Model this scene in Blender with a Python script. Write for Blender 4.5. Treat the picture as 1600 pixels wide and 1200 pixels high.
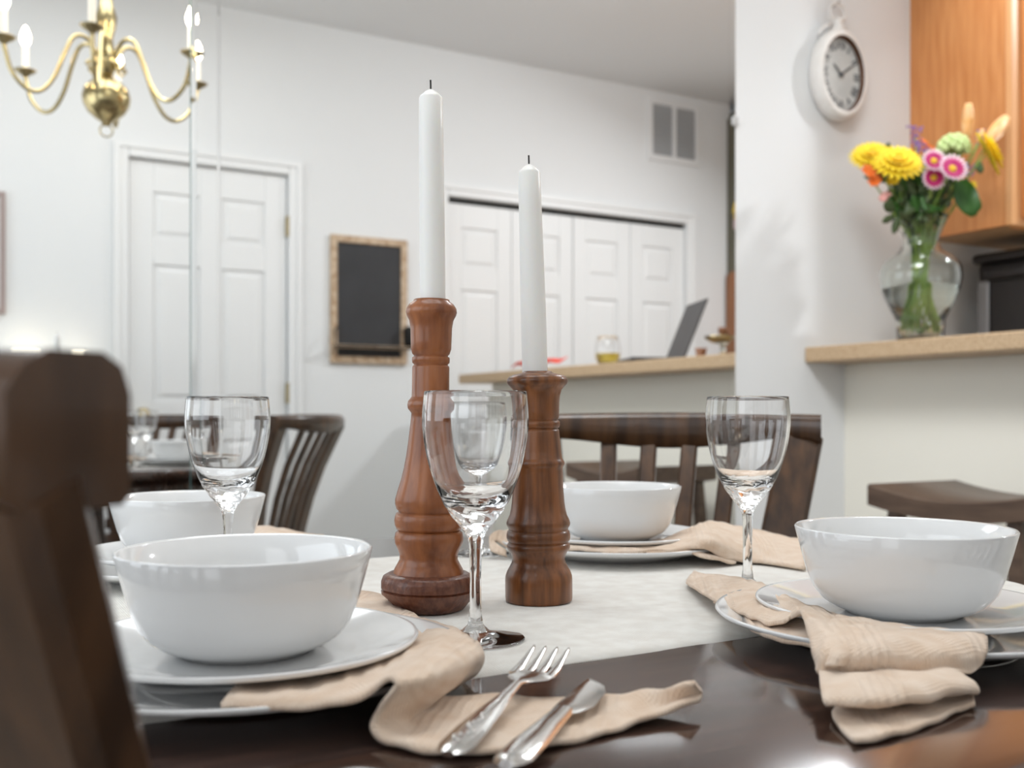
import bpy, bmesh, math, random
from mathutils import Vector, Matrix
from math import sin, cos, pi, radians as R
random.seed(7)
for o in list(bpy.data.objects): bpy.data.objects.remove(o)
SC = bpy.context.scene
COL = SC.collection
# ---------------------------------------------------------------- camera, world, lights, exposure
CH = 0.912                      # camera height
F = 1600.0; HZ = 650.0
YAW = R(29.5)
FX, FY = sin(YAW), cos(YAW)
cam_d = bpy.data.cameras.new('camera'); cam = bpy.data.objects.new('camera', cam_d); COL.objects.link(cam)
cam.location = (0, 0, CH); cam.rotation_euler = (R(90), 0, -YAW)
cam_d.sensor_width = 36; cam_d.lens = 36; cam_d.shift_y = 0.03125; cam_d.clip_start = 0.01
cam_d.dof.use_dof = True; cam_d.dof.focus_distance = 0.80; cam_d.dof.aperture_fstop = 7.0
SC.camera = cam
SC.view_settings.view_transform = 'Standard'; SC.view_settings.look = 'None'
SC.view_settings.gamma = 1; SC.view_settings.use_curve_mapping = False
SC.view_settings.exposure = 0.22
w = bpy.data.worlds.new('world'); SC.world = w; w.use_nodes = True
w.node_tree.nodes['Background'].inputs[0].default_value = (0.9, 0.95, 1, 1)
w.node_tree.nodes['Background'].inputs[1].default_value = 0.6

def area(name, loc, rot, sx, sy, power, col, spread=180):
    l = bpy.data.lights.new(name, 'AREA'); l.shape = 'RECTANGLE'; l.size = sx; l.size_y = sy
    l.energy = power; l.color = col; l.spread = R(spread)
    o = bpy.data.objects.new(name, l); COL.objects.link(o); o.location = loc; o.rotation_euler = rot
    return o
area('overhead_fill_light', (0.5, 0.95, 2.70), (0, 0, 0), 1.3, 1.1, 15, (0.94, 0.975, 1.0))  # soft fill added over the table, not an actual fixture
area('kitchen_ceiling_light', (3.6, 1.1, 2.55), (0, R(15), 0), 0.14, 0.14, 23, (0.94, 0.975, 1.0))
area('door_wall_fill_light', (2.3, 1.80, 2.62), (R(-58), 0, R(12)), 0.5, 0.35, 11, (0.94, 0.975, 1.0))  # unseen fill, added and tilted to brighten the door wall
area('camera_side_fill', (-0.65, -0.24, 1.35), (R(90), 0, R(-28)), 0.8, 1.3, 4, (0.93, 0.96, 1.0))  # fill added beside the camera to lift the clock wall and half wall
area('clock_wall_fill', (0.75, 0.75, 2.62), Vector((-1.6, -1.2, 2.1)).to_track_quat('Z', 'Y').to_euler(), 0.6, 0.6, 5.5, (0.96, 0.98, 1.0), 80)  # extra fill added for the dim wall around the counter end
area('window_daylight', (-1.33, 1.0, 1.55), (0, R(-90), 0), 1.3, 1.6, 12, (0.84, 0.92, 1.0))

# ---------------------------------------------------------------- helpers
def Pt(u, v, z):
    t = (u - 800) / F
    return Vector(((FX + FY * t) * z, (FY - FX * t) * z, CH + (HZ - v) / F * z))
TT = 0.752                      # table top height
def Tp(u, v, h=0.0):
    z = (CH - TT - h) * F / (v - HZ)
    return Pt(u, v, z)

def link(o, parent=None):
    COL.objects.link(o)
    if parent: o.parent = parent
    return o
def tag(o, label=None, cat=None, group=None, kind=None):
    if label: o['label'] = label
    if cat: o['category'] = cat
    if group: o['group'] = group
    if kind: o['kind'] = kind
    return o
def thing(name, label, cat, loc=(0, 0, 0), rz=0, group=None):
    o = bpy.data.objects.new(name, None); o.empty_display_size = 0.05; COL.objects.link(o)
    o.location = loc; o.rotation_euler = (0, 0, rz)
    return tag(o, label, cat, group)
def obj(name, bm, m, parent=None, smooth=False, loc=None, keep=True):
    """link bmesh as one object.  If parent given and keep: mesh coords are in parent's local frame"""
    bmesh.ops.recalc_face_normals(bm, faces=bm.faces)
    me = bpy.data.meshes.new(name); bm.to_mesh(me); bm.free()
    if m: me.materials.append(m)
    if smooth:
        for p in me.polygons: p.use_smooth = True
    o = bpy.data.objects.new(name, me); link(o, parent)
    if loc is not None: o.location = loc
    return o
def auto(o, ang=35):
    me = o.data
    for p in me.polygons: p.use_smooth = True
    bm = bmesh.new(); bm.from_mesh(me)
    for e in bm.edges:
        if len(e.link_faces) == 2 and e.calc_face_angle(0) > R(ang): e.smooth = False
    bm.to_mesh(me); bm.free(); return o
def base(o_root, v):            # shift a world point to the thing's local frame
    return o_root.matrix_world.inverted() @ Vector(v)
def box(bm, x0, x1, y0, y1, z0, z1, bev=0, seg=1, M=None):
    vs = [bm.verts.new(p) for p in ((x0,y0,z0),(x1,y0,z0),(x1,y1,z0),(x0,y1,z0),(x0,y0,z1),(x1,y0,z1),(x1,y1,z1),(x0,y1,z1))]
    fs = [bm.faces.new([vs[i] for i in f]) for f in ((0,3,2,1),(4,5,6,7),(0,1,5,4),(1,2,6,5),(2,3,7,6),(3,0,4,7))]
    if bev:
        es = list({e for f in fs for e in f.edges})
        r = bmesh.ops.bevel(bm, geom=es, offset=bev, segments=seg, affect='EDGES', profile=0.5)
        vs = list({v for f in r['faces'] for v in f.verts} | {v for v in vs if v.is_valid})
    if M is not None:
        for v in vs: v.co = M @ v.co
    return vs
def BX(*a, **k):
    bm = bmesh.new(); box(bm, *a, **k); return bm
def lathe(prof, n=48, bm=None, M=None, sx=1, sy=1, close=False):
    bm = bm or bmesh.new(); rings = []
    for r, h in prof:
        if r < 1e-6: rings.append([bm.verts.new((0, 0, h))])
        else: rings.append([bm.verts.new((r*cos(2*pi*i/n)*sx, r*sin(2*pi*i/n)*sy, h)) for i in range(n)])
    pr = list(zip(rings, rings[1:]))
    if close: pr.append((rings[-1], rings[0]))
    for a, b in pr:
        for i in range(n):
            j = (i+1) % n
            if len(a) == 1 and len(b) == 1: break
            if len(a) == 1: bm.faces.new((a[0], b[i], b[j]))
            elif len(b) == 1: bm.faces.new((a[i], a[j], b[0]))
            else: bm.faces.new((a[i], a[j], b[j], b[i]))
    if M is not None:
        for rg in rings:
            for v in rg: v.co = M @ v.co
    return bm
def crv(pts, k=6):              # catmull-rom
    pts = [Vector(p) for p in pts]; out = []
    q = [2*pts[0]-pts[1]] + pts + [2*pts[-1]-pts[-2]]
    for i in range(1, len(q)-2):
        a, b, c, d = q[i-1:i+3]
        for s in range(k):
            t = s/k
            out.append(0.5*((2*b)+(c-a)*t+(2*a-5*b+4*c-d)*t*t+(3*b-a-3*c+d)*t**3))
    out.append(pts[-1]); return out
def tube(pts, r, n=10, bm=None, cap=True):
    bm = bm or bmesh.new(); pts = [Vector(p) for p in pts]; rings = []
    rr = r if isinstance(r, (list, tuple)) else [r]*len(pts)
    up = None
    for i, p in enumerate(pts):
        t = (pts[min(i+1, len(pts)-1)] - pts[max(i-1, 0)]).normalized()
        if up is None: up = t.orthogonal().normalized()
        up = (up - t*up.dot(t)).normalized(); s = t.cross(up)
        rings.append([bm.verts.new(p + (up*cos(2*pi*k/n) + s*sin(2*pi*k/n))*rr[i]) for k in range(n)])
    for a, b in zip(rings, rings[1:]):
        for i in range(n): bm.faces.new((a[i], a[(i+1)%n], b[(i+1)%n], b[i]))
    if cap: bm.faces.new(rings[0]); bm.faces.new(rings[-1])
    return bm
def bar(pts, wdir, w, t, bm=None, bev=0.0):
    """board swept along pts: width w along wdir, thickness t along the third axis; w may be list"""
    bm = bm or bmesh.new(); pts = [Vector(p) for p in pts]; rings = []
    ww = w if isinstance(w, (list, tuple)) else [w]*len(pts)
    for i, p in enumerate(pts):
        tg = (pts[min(i+1, len(pts)-1)] - pts[max(i-1, 0)]).normalized()
        wd = Vector(wdir); wd = (wd - tg*wd.dot(tg)).normalized(); n = tg.cross(wd)
        a, b = ww[i]/2, t/2; c = min(bev, a*0.9, b*0.9)
        if c: q = [(a, b-c), (a-c, b), (-a+c, b), (-a, b-c), (-a, -b+c), (-a+c, -b), (a-c, -b), (a, -b+c)]
        else: q = [(a, b), (-a, b), (-a, -b), (a, -b)]
        rings.append([bm.verts.new(p + wd*x + n*y) for x, y in q])
    m = len(rings[0])
    for a, b in zip(rings, rings[1:]):
        for i in range(m): bm.faces.new((a[i], a[(i+1)%m], b[(i+1)%m], b[i]))
    bm.faces.new(rings[0]); bm.faces.new(rings[-1]); return bm
def grid(secs, ku=6, kv=5, bm=None):
    """smooth surface through a grid of control points"""
    bm = bm or bmesh.new()
    rows = [crv(s, kv) for s in secs]
    cols = [crv([r[j] for r in rows], ku) for j in range(len(rows[0]))]
    V = [[bm.verts.new(p) for p in c] for c in cols]
    for a, b in zip(V, V[1:]):
        for i in range(len(a)-1): bm.faces.new((a[i], a[i+1], b[i+1], b[i]))
    return bm
def solid(o, t, off=0):
    m = o.modifiers.new('thickness', 'SOLIDIFY'); m.thickness = t; m.offset = off; return o
def copy_tree(o, parent=None):
    c = o.copy(); COL.objects.link(c); c.parent = parent
    for ch in list(o.children): copy_tree(ch, c)
    return c

# ---------------------------------------------------------------- materials
def mat(name, col, rough=0.5, metal=0.0, col2=None, scale=(20, 20, 20), nscale=1.0, detail=3, bump=0.0, bscale=None,
        coat=0.0, spec=0.5, trans=0.0, ior=1.45, emit=None, estr=0, sss=0.0, contrast=(0.35, 0.65)):
    m = bpy.data.materials.new(name); m.use_nodes = True; nt = m.node_tree; b = nt.nodes['Principled BSDF']
    def S(k, v):
        if k in b.inputs: b.inputs[k].default_value = v
    S('Base Color', (*col, 1)); S('Roughness', rough); S('Metallic', metal); S('Coat Weight', coat)
    S('Specular IOR Level', spec); S('Transmission Weight', trans); S('IOR', ior); S('Coat Roughness', 0.08)
    if sss: S('Subsurface Weight', sss); S('Subsurface Radius', (0.02, 0.015, 0.01)); S('Subsurface Scale', 0.5)
    if emit: S('Emission Color', (*emit, 1)); S('Emission Strength', estr)
    if col2 or bump:
        tc = nt.nodes.new('ShaderNodeTexCoord'); mp = nt.nodes.new('ShaderNodeMapping'); mp.inputs['Scale'].default_value = scale
        nz = nt.nodes.new('ShaderNodeTexNoise'); nz.inputs['Scale'].default_value = nscale; nz.inputs['Detail'].default_value = detail
        nt.links.new(tc.outputs['Object'], mp.inputs[0]); nt.links.new(mp.outputs[0], nz.inputs['Vector'])
        if col2:
            cr = nt.nodes.new('ShaderNodeValToRGB'); cr.color_ramp.elements[0].position = contrast[0]; cr.color_ramp.elements[1].position = contrast[1]
            cr.color_ramp.elements[0].color = (*col, 1); cr.color_ramp.elements[1].color = (*col2, 1)
            nt.links.new(nz.outputs['Fac'], cr.inputs[0]); nt.links.new(cr.outputs[0], b.inputs['Base Color'])
        if bump:
            src = nz
            if bscale:
                src = nt.nodes.new('ShaderNodeTexNoise'); src.inputs['Scale'].default_value = bscale; src.inputs['Detail'].default_value = 2
                nt.links.new(tc.outputs['Object'], src.inputs['Vector'])
            bp = nt.nodes.new('ShaderNodeBump'); bp.inputs['Strength'].default_value = bump; bp.inputs['Distance'].default_value = 0.002
            nt.links.new(src.outputs['Fac'], bp.inputs['Height']); nt.links.new(bp.outputs[0], b.inputs['Normal'])
    return m
def cloth_mat(name, col, col2, ws=900, stripes=None, bump=0.45):
    m = mat(name, col, 0.95, col2=col2, scale=(1, 1, 1), nscale=60, detail=5, spec=0.15); nt = m.node_tree; b = nt.nodes['Principled BSDF']
    tc = nt.nodes.new('ShaderNodeTexCoord')
    h = None
    for d in ('X', 'Y'):
        wv = nt.nodes.new('ShaderNodeTexWave'); wv.bands_direction = d; wv.inputs['Scale'].default_value = ws/6.28; wv.inputs['Distortion'].default_value = 1.5
        wv.inputs['Detail'].default_value = 1
        nt.links.new(tc.outputs['Object'], wv.inputs['Vector'])
        if h is None: h = wv
        else:
            ad = nt.nodes.new('ShaderNodeMath'); ad.operation = 'ADD'
            nt.links.new(h.outputs['Fac'], ad.inputs[0]); nt.links.new(wv.outputs['Fac'], ad.inputs[1]); h = ad
    if stripes:                 # groups of woven cords
        mp = nt.nodes.new('ShaderNodeMapping'); mp.inputs['Rotation'].default_value = (0, 0, R(38)); nt.links.new(tc.outputs['Object'], mp.inputs[0])
        fine_ = nt.nodes.new('ShaderNodeTexWave'); fine_.inputs['Scale'].default_value = 58; nt.links.new(mp.outputs[0], fine_.inputs['Vector'])
        grp = nt.nodes.new('ShaderNodeTexWave'); grp.inputs['Scale'].default_value = 4.2; nt.links.new(mp.outputs[0], grp.inputs['Vector'])
        th = nt.nodes.new('ShaderNodeMath'); th.operation = 'GREATER_THAN'; th.inputs[1].default_value = .72; nt.links.new(grp.outputs['Fac'], th.inputs[0])
        mu = nt.nodes.new('ShaderNodeMath'); mu.operation = 'MULTIPLY'; nt.links.new(th.outputs[0], mu.inputs[0]); nt.links.new(fine_.outputs['Fac'], mu.inputs[1])
        m3 = nt.nodes.new('ShaderNodeMath'); m3.operation = 'MULTIPLY_ADD'; m3.inputs[1].default_value = 2.6; nt.links.new(mu.outputs[0], m3.inputs[0]); nt.links.new(h.outputs[0], m3.inputs[2]); h = m3
    bp = nt.nodes.new('ShaderNodeBump'); bp.inputs['Strength'].default_value = bump; bp.inputs['Distance'].default_value = 0.0006
    nt.links.new(h.outputs[0], bp.inputs['Height']); nt.links.new(bp.outputs[0], b.inputs['Normal'])
    if 'Sheen Weight' in b.inputs: b.inputs['Sheen Weight'].default_value = 0.2
    return m

M = {}
M['wall'] = mat('wall_paint', (0.80, 0.81, 0.815), 0.75, bump=0.05, bscale=140)
M['ceil'] = mat('ceiling_paint', (0.84, 0.85, 0.86), 0.9, bump=0.1, bscale=180)
M['trim'] = mat('trim_paint', (0.83, 0.835, 0.835), 0.4)
M['halfwall'] = mat('half_wall_paint', (0.84, 0.81, 0.725), 0.8, bump=0.05, bscale=140)
M['floor'] = mat('floor_wood', (0.22, 0.19, 0.165), 0.4, col2=(0.32, 0.28, 0.245), scale=(2, 30, 1), nscale=2)
M['table'] = mat('table_wood', (0.030, 0.015, 0.011), 0.15, col2=(0.065, 0.033, 0.024), scale=(3, 60, 10), nscale=3, detail=6, coat=0.7, bump=0.05, bscale=25)
M['table'].node_tree.nodes['Principled BSDF'].inputs['Coat IOR'].default_value = 1.6
M['chair'] = mat('chair_wood', (0.030, 0.013, 0.005), 0.30, col2=(0.085, 0.039, 0.016), scale=(25, 25, 3), nscale=2, detail=6, coat=0.3)
M['stool'] = mat('stool_wood', (0.075, 0.045, 0.030), 0.4, col2=(0.12, 0.075, 0.05), scale=(30, 4, 30), nscale=2, detail=6)
M['mill1'] = mat('mill_wood_reddish', (0.17, 0.048, 0.014), 0.36, col2=(0.34, 0.115, 0.036), scale=(45, 45, 5), nscale=2, detail=7, coat=0.25, bump=0.12, bscale=90)
M['mill1b'] = mat('mill_base_worn', (0.085, 0.022, 0.010), 0.45, col2=(0.17, 0.06, 0.03), scale=(120, 120, 60), nscale=2, detail=8, coat=0.25, bump=0.5, bscale=160)
M['mill2'] = mat('mill_wood_walnut', (0.085, 0.028, 0.008), 0.34, col2=(0.25, 0.088, 0.025), scale=(60, 60, 5), nscale=2, detail=8, coat=0.2, bump=0.1, bscale=90)
M['wax'] = mat('candle_wax', (0.86, 0.85, 0.82), 0.35, sss=0.25)
M['wick'] = mat('wick', (0.02, 0.02, 0.02), 0.9)
M['ceramic'] = mat('white_glaze', (0.80, 0.80, 0.795), 0.07, coat=0.5)
M['glass'] = mat('clear_glass', (1, 1, 1), 0.0, trans=1.0, ior=1.47)
M['vglass'] = mat('vase_glass', (0.96, 1, 0.98), 0.0, trans=1.0, ior=1.47)
M['water'] = mat('water', (0.97, 1, 0.98), 0.0, trans=1.0, ior=1.33)
M['wine'] = mat('yellow_wine', (0.95, 0.75, 0.12), 0.0, trans=0.7, ior=1.34)
M['steel'] = mat('stainless_steel', (0.72, 0.71, 0.69), 0.14, 1.0, bump=0.04, bscale=300)
M['napkin'] = cloth_mat('napkin_cloth', (0.72, 0.55, 0.415), (0.80, 0.655, 0.53), stripes=True)
M['runner'] = cloth_mat('runner_linen', (0.78, 0.745, 0.69), (0.86, 0.84, 0.79), ws=1100, bump=0.5)
M['mirror'] = mat('mirror_silver', (0.94, 0.955, 0.955), 0.0, 1.0)
M['mirroredge'] = mat('mirror_edge', (0.12, 0.22, 0.22), 0.1, 0.4)
M['clip'] = mat('clear_clip', (0.9, 0.9, 0.9), 0.1, trans=0.5)
M['brass'] = mat('antique_brass', (0.52, 0.42, 0.22), 0.2, 1.0)
M['brassd'] = mat('dull_brass', (0.36, 0.29, 0.16), 0.32, 1.0)
M['sleeve'] = mat('candle_sleeve', (0.9, 0.86, 0.76), 0.5, emit=(1.0, 0.85, 0.6), estr=0.25)  # faint emission puts the bulb's glow into the sleeve itself
M['bulb'] = mat('lit_bulb', (1, 0.95, 0.85), 0.3, emit=(1.0, 0.80, 0.52), estr=34)
M['counter'] = mat('laminate_counter', (0.42, 0.28, 0.16), 0.45, col2=(0.60, 0.44, 0.28), scale=(1, 1, 1), nscale=220, detail=4)
M['oak'] = mat('orange_oak', (0.56, 0.21, 0.062), 0.42, col2=(0.67, 0.29, 0.10), scale=(26, 26, 2.2), nscale=2.4, detail=7, coat=0.15)
M['oakl'] = mat('oak_face_frame', (0.70, 0.34, 0.14), 0.42, col2=(0.78, 0.42, 0.19), scale=(30, 30, 2), nscale=2, detail=7)
M['oakunder'] = mat('cabinet_underside', (0.45, 0.30, 0.18), 0.6, col2=(0.50, 0.34, 0.2), scale=(4, 30, 4), nscale=2)
M['blackp'] = mat('black_plastic', (0.025, 0.022, 0.022), 0.3)
M['greyp'] = mat('grey_metal', (0.35, 0.35, 0.36), 0.3, 0.8)
M['screen'] = mat('laptop_screen', (0.055, 0.05, 0.05), 0.5)
M['chalk'] = mat('chalkboard_slate', (0.028, 0.029, 0.032), 0.6, col2=(0.035, 0.036, 0.04), scale=(6, 6, 6))
M['drift'] = mat('weathered_wood', (0.42, 0.28, 0.17), 0.75, col2=(0.66, 0.52, 0.38), scale=(12, 12, 12), nscale=3, detail=6)
M['iron'] = mat('black_iron', (0.015, 0.014, 0.013), 0.5, 0.6)
M['clockw'] = mat('clock_white', (0.80, 0.76, 0.72), 0.45, col2=(0.84, 0.81, 0.78), scale=(30, 30, 30), bump=0.1, bscale=60)
M['dial'] = mat('clock_dial', (0.50, 0.51, 0.50), 0.6, col2=(0.58, 0.58, 0.56), scale=(20, 20, 20))
M['print'] = mat('clock_print', (0.045, 0.05, 0.06), 0.6)
M['bronze'] = mat('dark_bronze', (0.10, 0.05, 0.03), 0.4, 0.5)
M['ventg'] = mat('vent_grey', (0.42, 0.43, 0.44), 0.6)
M['white'] = mat('white_enamel', (0.8, 0.8, 0.8), 0.4)
M['red'] = mat('red_print', (0.75, 0.06, 0.03), 0.5)
M['paper'] = mat('white_paper', (0.82, 0.82, 0.84), 0.7)
M['frame'] = mat('picture_frame', (0.38, 0.30, 0.28), 0.5)
M['art'] = mat('picture_mat', (0.70, 0.69, 0.68), 0.6)
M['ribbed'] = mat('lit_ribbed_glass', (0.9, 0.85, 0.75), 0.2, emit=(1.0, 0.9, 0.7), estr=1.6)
M['pantry'] = mat('olive_pantry', (0.10, 0.095, 0.065), 0.5, col2=(0.13, 0.115, 0.08), scale=(10, 10, 2))
M['brownw'] = mat('brown_wood', (0.22, 0.09, 0.04), 0.5, col2=(0.3, 0.13, 0.06), scale=(20, 20, 3))
M['dark'] = mat('dark_gap', (0.03, 0.03, 0.028), 0.8)
M['yellow'] = mat('yellow_petal', (0.90, 0.60, 0.01), 0.6, col2=(0.95, 0.72, 0.03), scale=(60, 60, 60))
M['ycore'] = mat('yellow_core', (0.75, 0.45, 0.03), 0.8)
M['orange'] = mat('orange_petal', (0.85, 0.20, 0.03), 0.6)
M['peach'] = mat('peach_lily', (0.90, 0.48, 0.17), 0.5, col2=(0.95, 0.62, 0.33), scale=(30, 30, 30))
M['magenta'] = mat('magenta_petal', (0.52, 0.02, 0.16), 0.6)
M['pinkw'] = mat('pink_white_tip', (0.88, 0.66, 0.74), 0.6)
M['lime'] = mat('pale_green_bloom', (0.62, 0.76, 0.34), 0.7)
M['purple'] = mat('purple_statice', (0.28, 0.16, 0.45), 0.7)
M['stem'] = mat('green_stem', (0.19, 0.30, 0.045), 0.5, col2=(0.30, 0.42, 0.10), scale=(30, 30, 30))
M['leaf'] = mat('green_leaf', (0.02, 0.085, 0.008), 0.45, col2=(0.035, 0.12, 0.015), scale=(30, 30, 30))
M['leafd'] = mat('dusky_leaf', (0.05, 0.085, 0.03), 0.5, col2=(0.085, 0.12, 0.05), scale=(40, 40, 40))
M['pink'] = mat('pink_small', (0.8, 0.42, 0.38), 0.6)

def struct(name, bm, m, parent=None, smooth=False):
    o = obj(name, bm, m, parent, smooth)
    if not parent: o['kind'] = 'structure'
    return o

# ---------------------------------------------------------------- room shell
YW, YB, CZ, XL, XR = 2.2, -0.30, 2.77, -1.4, 4.55
struct('floor', BX(XL-.1, XR+.1, YB-.1, YW+.1, -.1, 0), M['floor'])
struct('ceiling', BX(XL-.1, XR+.1, YB-.1, YW+.1, CZ, CZ+.1), M['ceil'])
struct('wall_front', BX(XL-.1, XR+.1, YW, YW+.12, 0, CZ), M['wall'])
struct('wall_left', BX(XL-.1, XL, YB, YW, 0, CZ), M['wall'])
struct('wall_right', BX(XR, XR+.1, YB, YW, 0, CZ), M['wall'])
DX0, DX1, DH = 0.739, 1.45, 2.04
BX0, BX1, BH = 2.277, 3.817, 2.03
bm = bmesh.new()
for x0, x1, z0, z1 in ((XL-.1, DX0, 0, CZ), (DX0, DX1, DH, CZ), (DX1, BX0, 0, CZ), (BX0, BX1, BH, CZ), (BX1, XR+.1, 0, CZ)):
    box(bm, x0, x1, YB-.14, YB, z0, z1)
box(bm, BX0, BX1, YB-.14, YB-.10, 0, BH); box(bm, DX0, DX1, YB-.14, YB-.10, 0, DH)
struct('wall_back', bm, M['wall'])
# casings
def casing(n, x0, x1, h, wd=0.062):
    bm = bmesh.new()
    for a, b, c, d in ((x0-wd, x0, 0.0, h+wd), (x1, x1+wd, 0.0, h+wd), (x0+.0005, x1-.0005, h, h+wd)):
        box(bm, a, b, YB, YB+.012, c, d, 0.004); 
    for a, b, c, d in ((x0-wd, x0-wd*.6, 0.0, h+wd), (x1+wd*.6, x1+wd, 0.0, h+wd), (x0-wd*.6, x1+wd*.6, h+wd*.6, h+wd)):
        box(bm, a, b, YB+.0125, YB+.020, c, d)
    struct('trim_%d' % n, bm, M['trim'])
casing(1, DX0, DX1, DH); casing(2, BX0, BX1, BH)
def leaf_door(root, x0, x1, z0, z1, yf, cols, rows, stile, name='door_frame'):
    """panelled door leaf: core, stiles and rails, raised panels, facing +Y with its face at yf"""
    core = bmesh.new(); box(core, x0, x1, yf-.035, yf-.010, z0, z1)
    xs = []
    wtot = (x1-x0) - stile*(cols+1); pw = wtot/cols
    for c in range(cols+1):
        a = x0 + c*(pw+stile); box(core, a, a+stile, yf-.010, yf, z0, z1, 0.003)
        if c < cols: xs.append((a+stile, a+stile+pw))
    zz = [z0] + [v for r in rows for v in r] + [z1]
    for i in range(0, len(zz), 2):
        for a, b in xs: box(core, a-.001, b+.001, yf-.010, yf-.0002, zz[i], zz[i+1], 0.003)
    o = obj(name, core, M['trim'], root)
    for a, b in xs:
        for r0, r1 in rows:
            p = bmesh.new(); box(p, a+.004, b-.004, yf-.0101, yf-.0085, r0+.004, r1-.004)
            q = box(p, a+.012, b-.012, yf-.010, yf-.0015, r0+.012, r1-.012)
            for v in q:
                if v.co.y > yf-.005: v.co.x += .018 if v.co.x < (a+b)/2 else -.018; v.co.z += .018 if v.co.z < (r0+r1)/2 else -.018
            obj('panel', p, M['trim'], root)
    return o
d1 = bpy.data.objects.new('door_1', None); link(d1); d1['kind'] = 'structure'
leaf_door(d1, DX0+.004, DX1-.004, 0.01, DH-.004, YB-.018, 2, [(0.24, 0.80), (0.98, 1.58), (1.70, 1.90)], 0.105)
for hz in (0.30, 1.02, 1.80):
    b_ = bmesh.new(); box(b_, DX1-.010, DX1+.006, YB-.016, YB+.006, hz-.045, hz+.045, .001)
    tube([(DX1-.001, YB+.004, hz-.048), (DX1-.001, YB+.004, hz+.048)], .006, 10, b_)
    obj('hinge', b_, M['brassd'], d1)
kn = lathe([(0, 0), (.028, 0), (.028, .006), (.012, .012), (.012, .03), (.026, .045), (.028, .055), (.02, .066), (0, .068)], 24, M=Matrix.Translation((DX0+.06, YB-.018, .92)) @ Matrix.Rotation(R(-90), 4, 'X'))
obj('knob', kn, M['brass'], d1, True)
d2 = bpy.data.objects.new('door_2', None); link(d2); d2['kind'] = 'structure'
lw = (BX1-BX0)/4
for i in range(4):
    g = 0.003 if i % 2 == 0 else 0.0015
    leaf_door(d2, BX0+i*lw+g, BX0+(i+1)*lw-(.0045-g), 0.015, BH-.028, YB-.02, 1, [(0.22, 0.86), (0.98, 1.56), (1.68, 1.88)], 0.085, 'door_leaf')
obj('door_track', BX(BX0+.002, BX1-.002, YB-.06, YB-.02, BH-.024, BH-.001), M['dark'], d2)
for xk in (BX0+lw-.04, BX1-lw+.04):
    kn = lathe([(0, 0), (.010, 0), (.010, .015), (.018, .025), (.014, .035), (0, .037)], 20, M=Matrix.Translation((xk, YB-.02, .92)) @ Matrix.Rotation(R(-90), 4, 'X'))
    obj('knob', kn, M['white'], d2, True)
struct('baseboard_back', BX(DX1+.062, BX0-.062, YB, YB+.014, 0, .09, .004), M['trim'])
struct('baseboard_front', BX(XL, 2.40, YW-.014, YW, 0, .09, .004), M['trim'])

# half wall of the bar and its counter
struct('wall_bar', BX(2.40, 2.52, -0.05, YW, 0, 1.068), M['halfwall'])
bc = thing('bar_counter', 'long tan speckled laminate bar counter on the half wall', 'counter', (2.45, 1.06, 1.069))
obj('countertop', BX(2.233-2.45, 2.66-2.45, -.09-1.06, YW-.0005-1.06, 0, .045, .004), M['counter'], bc)
# kitchen base unit and worktop along the clock wall
kb = thing('kitchen_base_cabinet', 'oak base cabinet with laminate worktop behind the bar', 'cabinet', (3.38, 1.88, 0))
obj('body', BX(-.85, .735, -.28, .318, .09, .90), M['oak'], kb)
obj('worktop', BX(-.855, .738, -.31, .318, .90, .94, .004), M['counter'], kb)
obj('plinth', BX(-.85, .735, -.23, .31, 0, .09), M['dark'], kb)
for i in range(3):
    a = -.84+i*.525
    dd = obj('door', BX(a, a+.51, -.30, -.28, .12, .88, .004), M['oakl'], kb)

# wall mirror: frameless silvered panels with bevelled joint strip
mr = thing('wall_mirror', 'large frameless wall mirror left of the clock, reflecting the room and doors', 'mirror', (0.5, YW, 0.1))
def mpanel(name, x0, x1, y0, y1, z0=0.0, z1=2.60, m='mirror'):
    bm = bmesh.new()
    vs = [(x0, -y0, z0), (x1, -y1, z0), (x1, 0, z0), (x0, 0, z0)]
    b_ = [bm.verts.new(v) for v in vs]; t_ = [bm.verts.new((v[0], v[1], z1)) for v in vs]
    bm.faces.new(b_); bm.faces.new(t_)
    for i in range(4): bm.faces.new((b_[i], b_[(i+1)%4], t_[(i+1)%4], t_[i]))
    return obj(name, bm, M[m], mr)
xa, xb, xe = 0.469-.5, 0.530-.5, 1.962-.5
mpanel('mirror_panel', XL-.5+.002, xa-.001, .006, .006)
mpanel('panel_edge', xa-.001, xa+.0010, .0062, .0062, m='mirroredge')
mpanel('bevel_strip', xa+.0012, xa+.0122, .00525, .0060)
mpanel('joint_strip', xa+.0124, xb-.006, .006, .00605)
mpanel('bevel_strip', xb-.0058, xb, .0060, .0056)
mpanel('mirror_panel', xb+.0003, xe-.022, .006, .006)
mpanel('bevel_strip', xe-.0218, xe, .006, .0057)
for z_ in (0.35, 1.64, 2.3):
    obj('mirror_clip', BX(xe-.010, xe+.008, -.012, 0, z_-.012, z_+.012, .002), M['clip'], mr)

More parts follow.
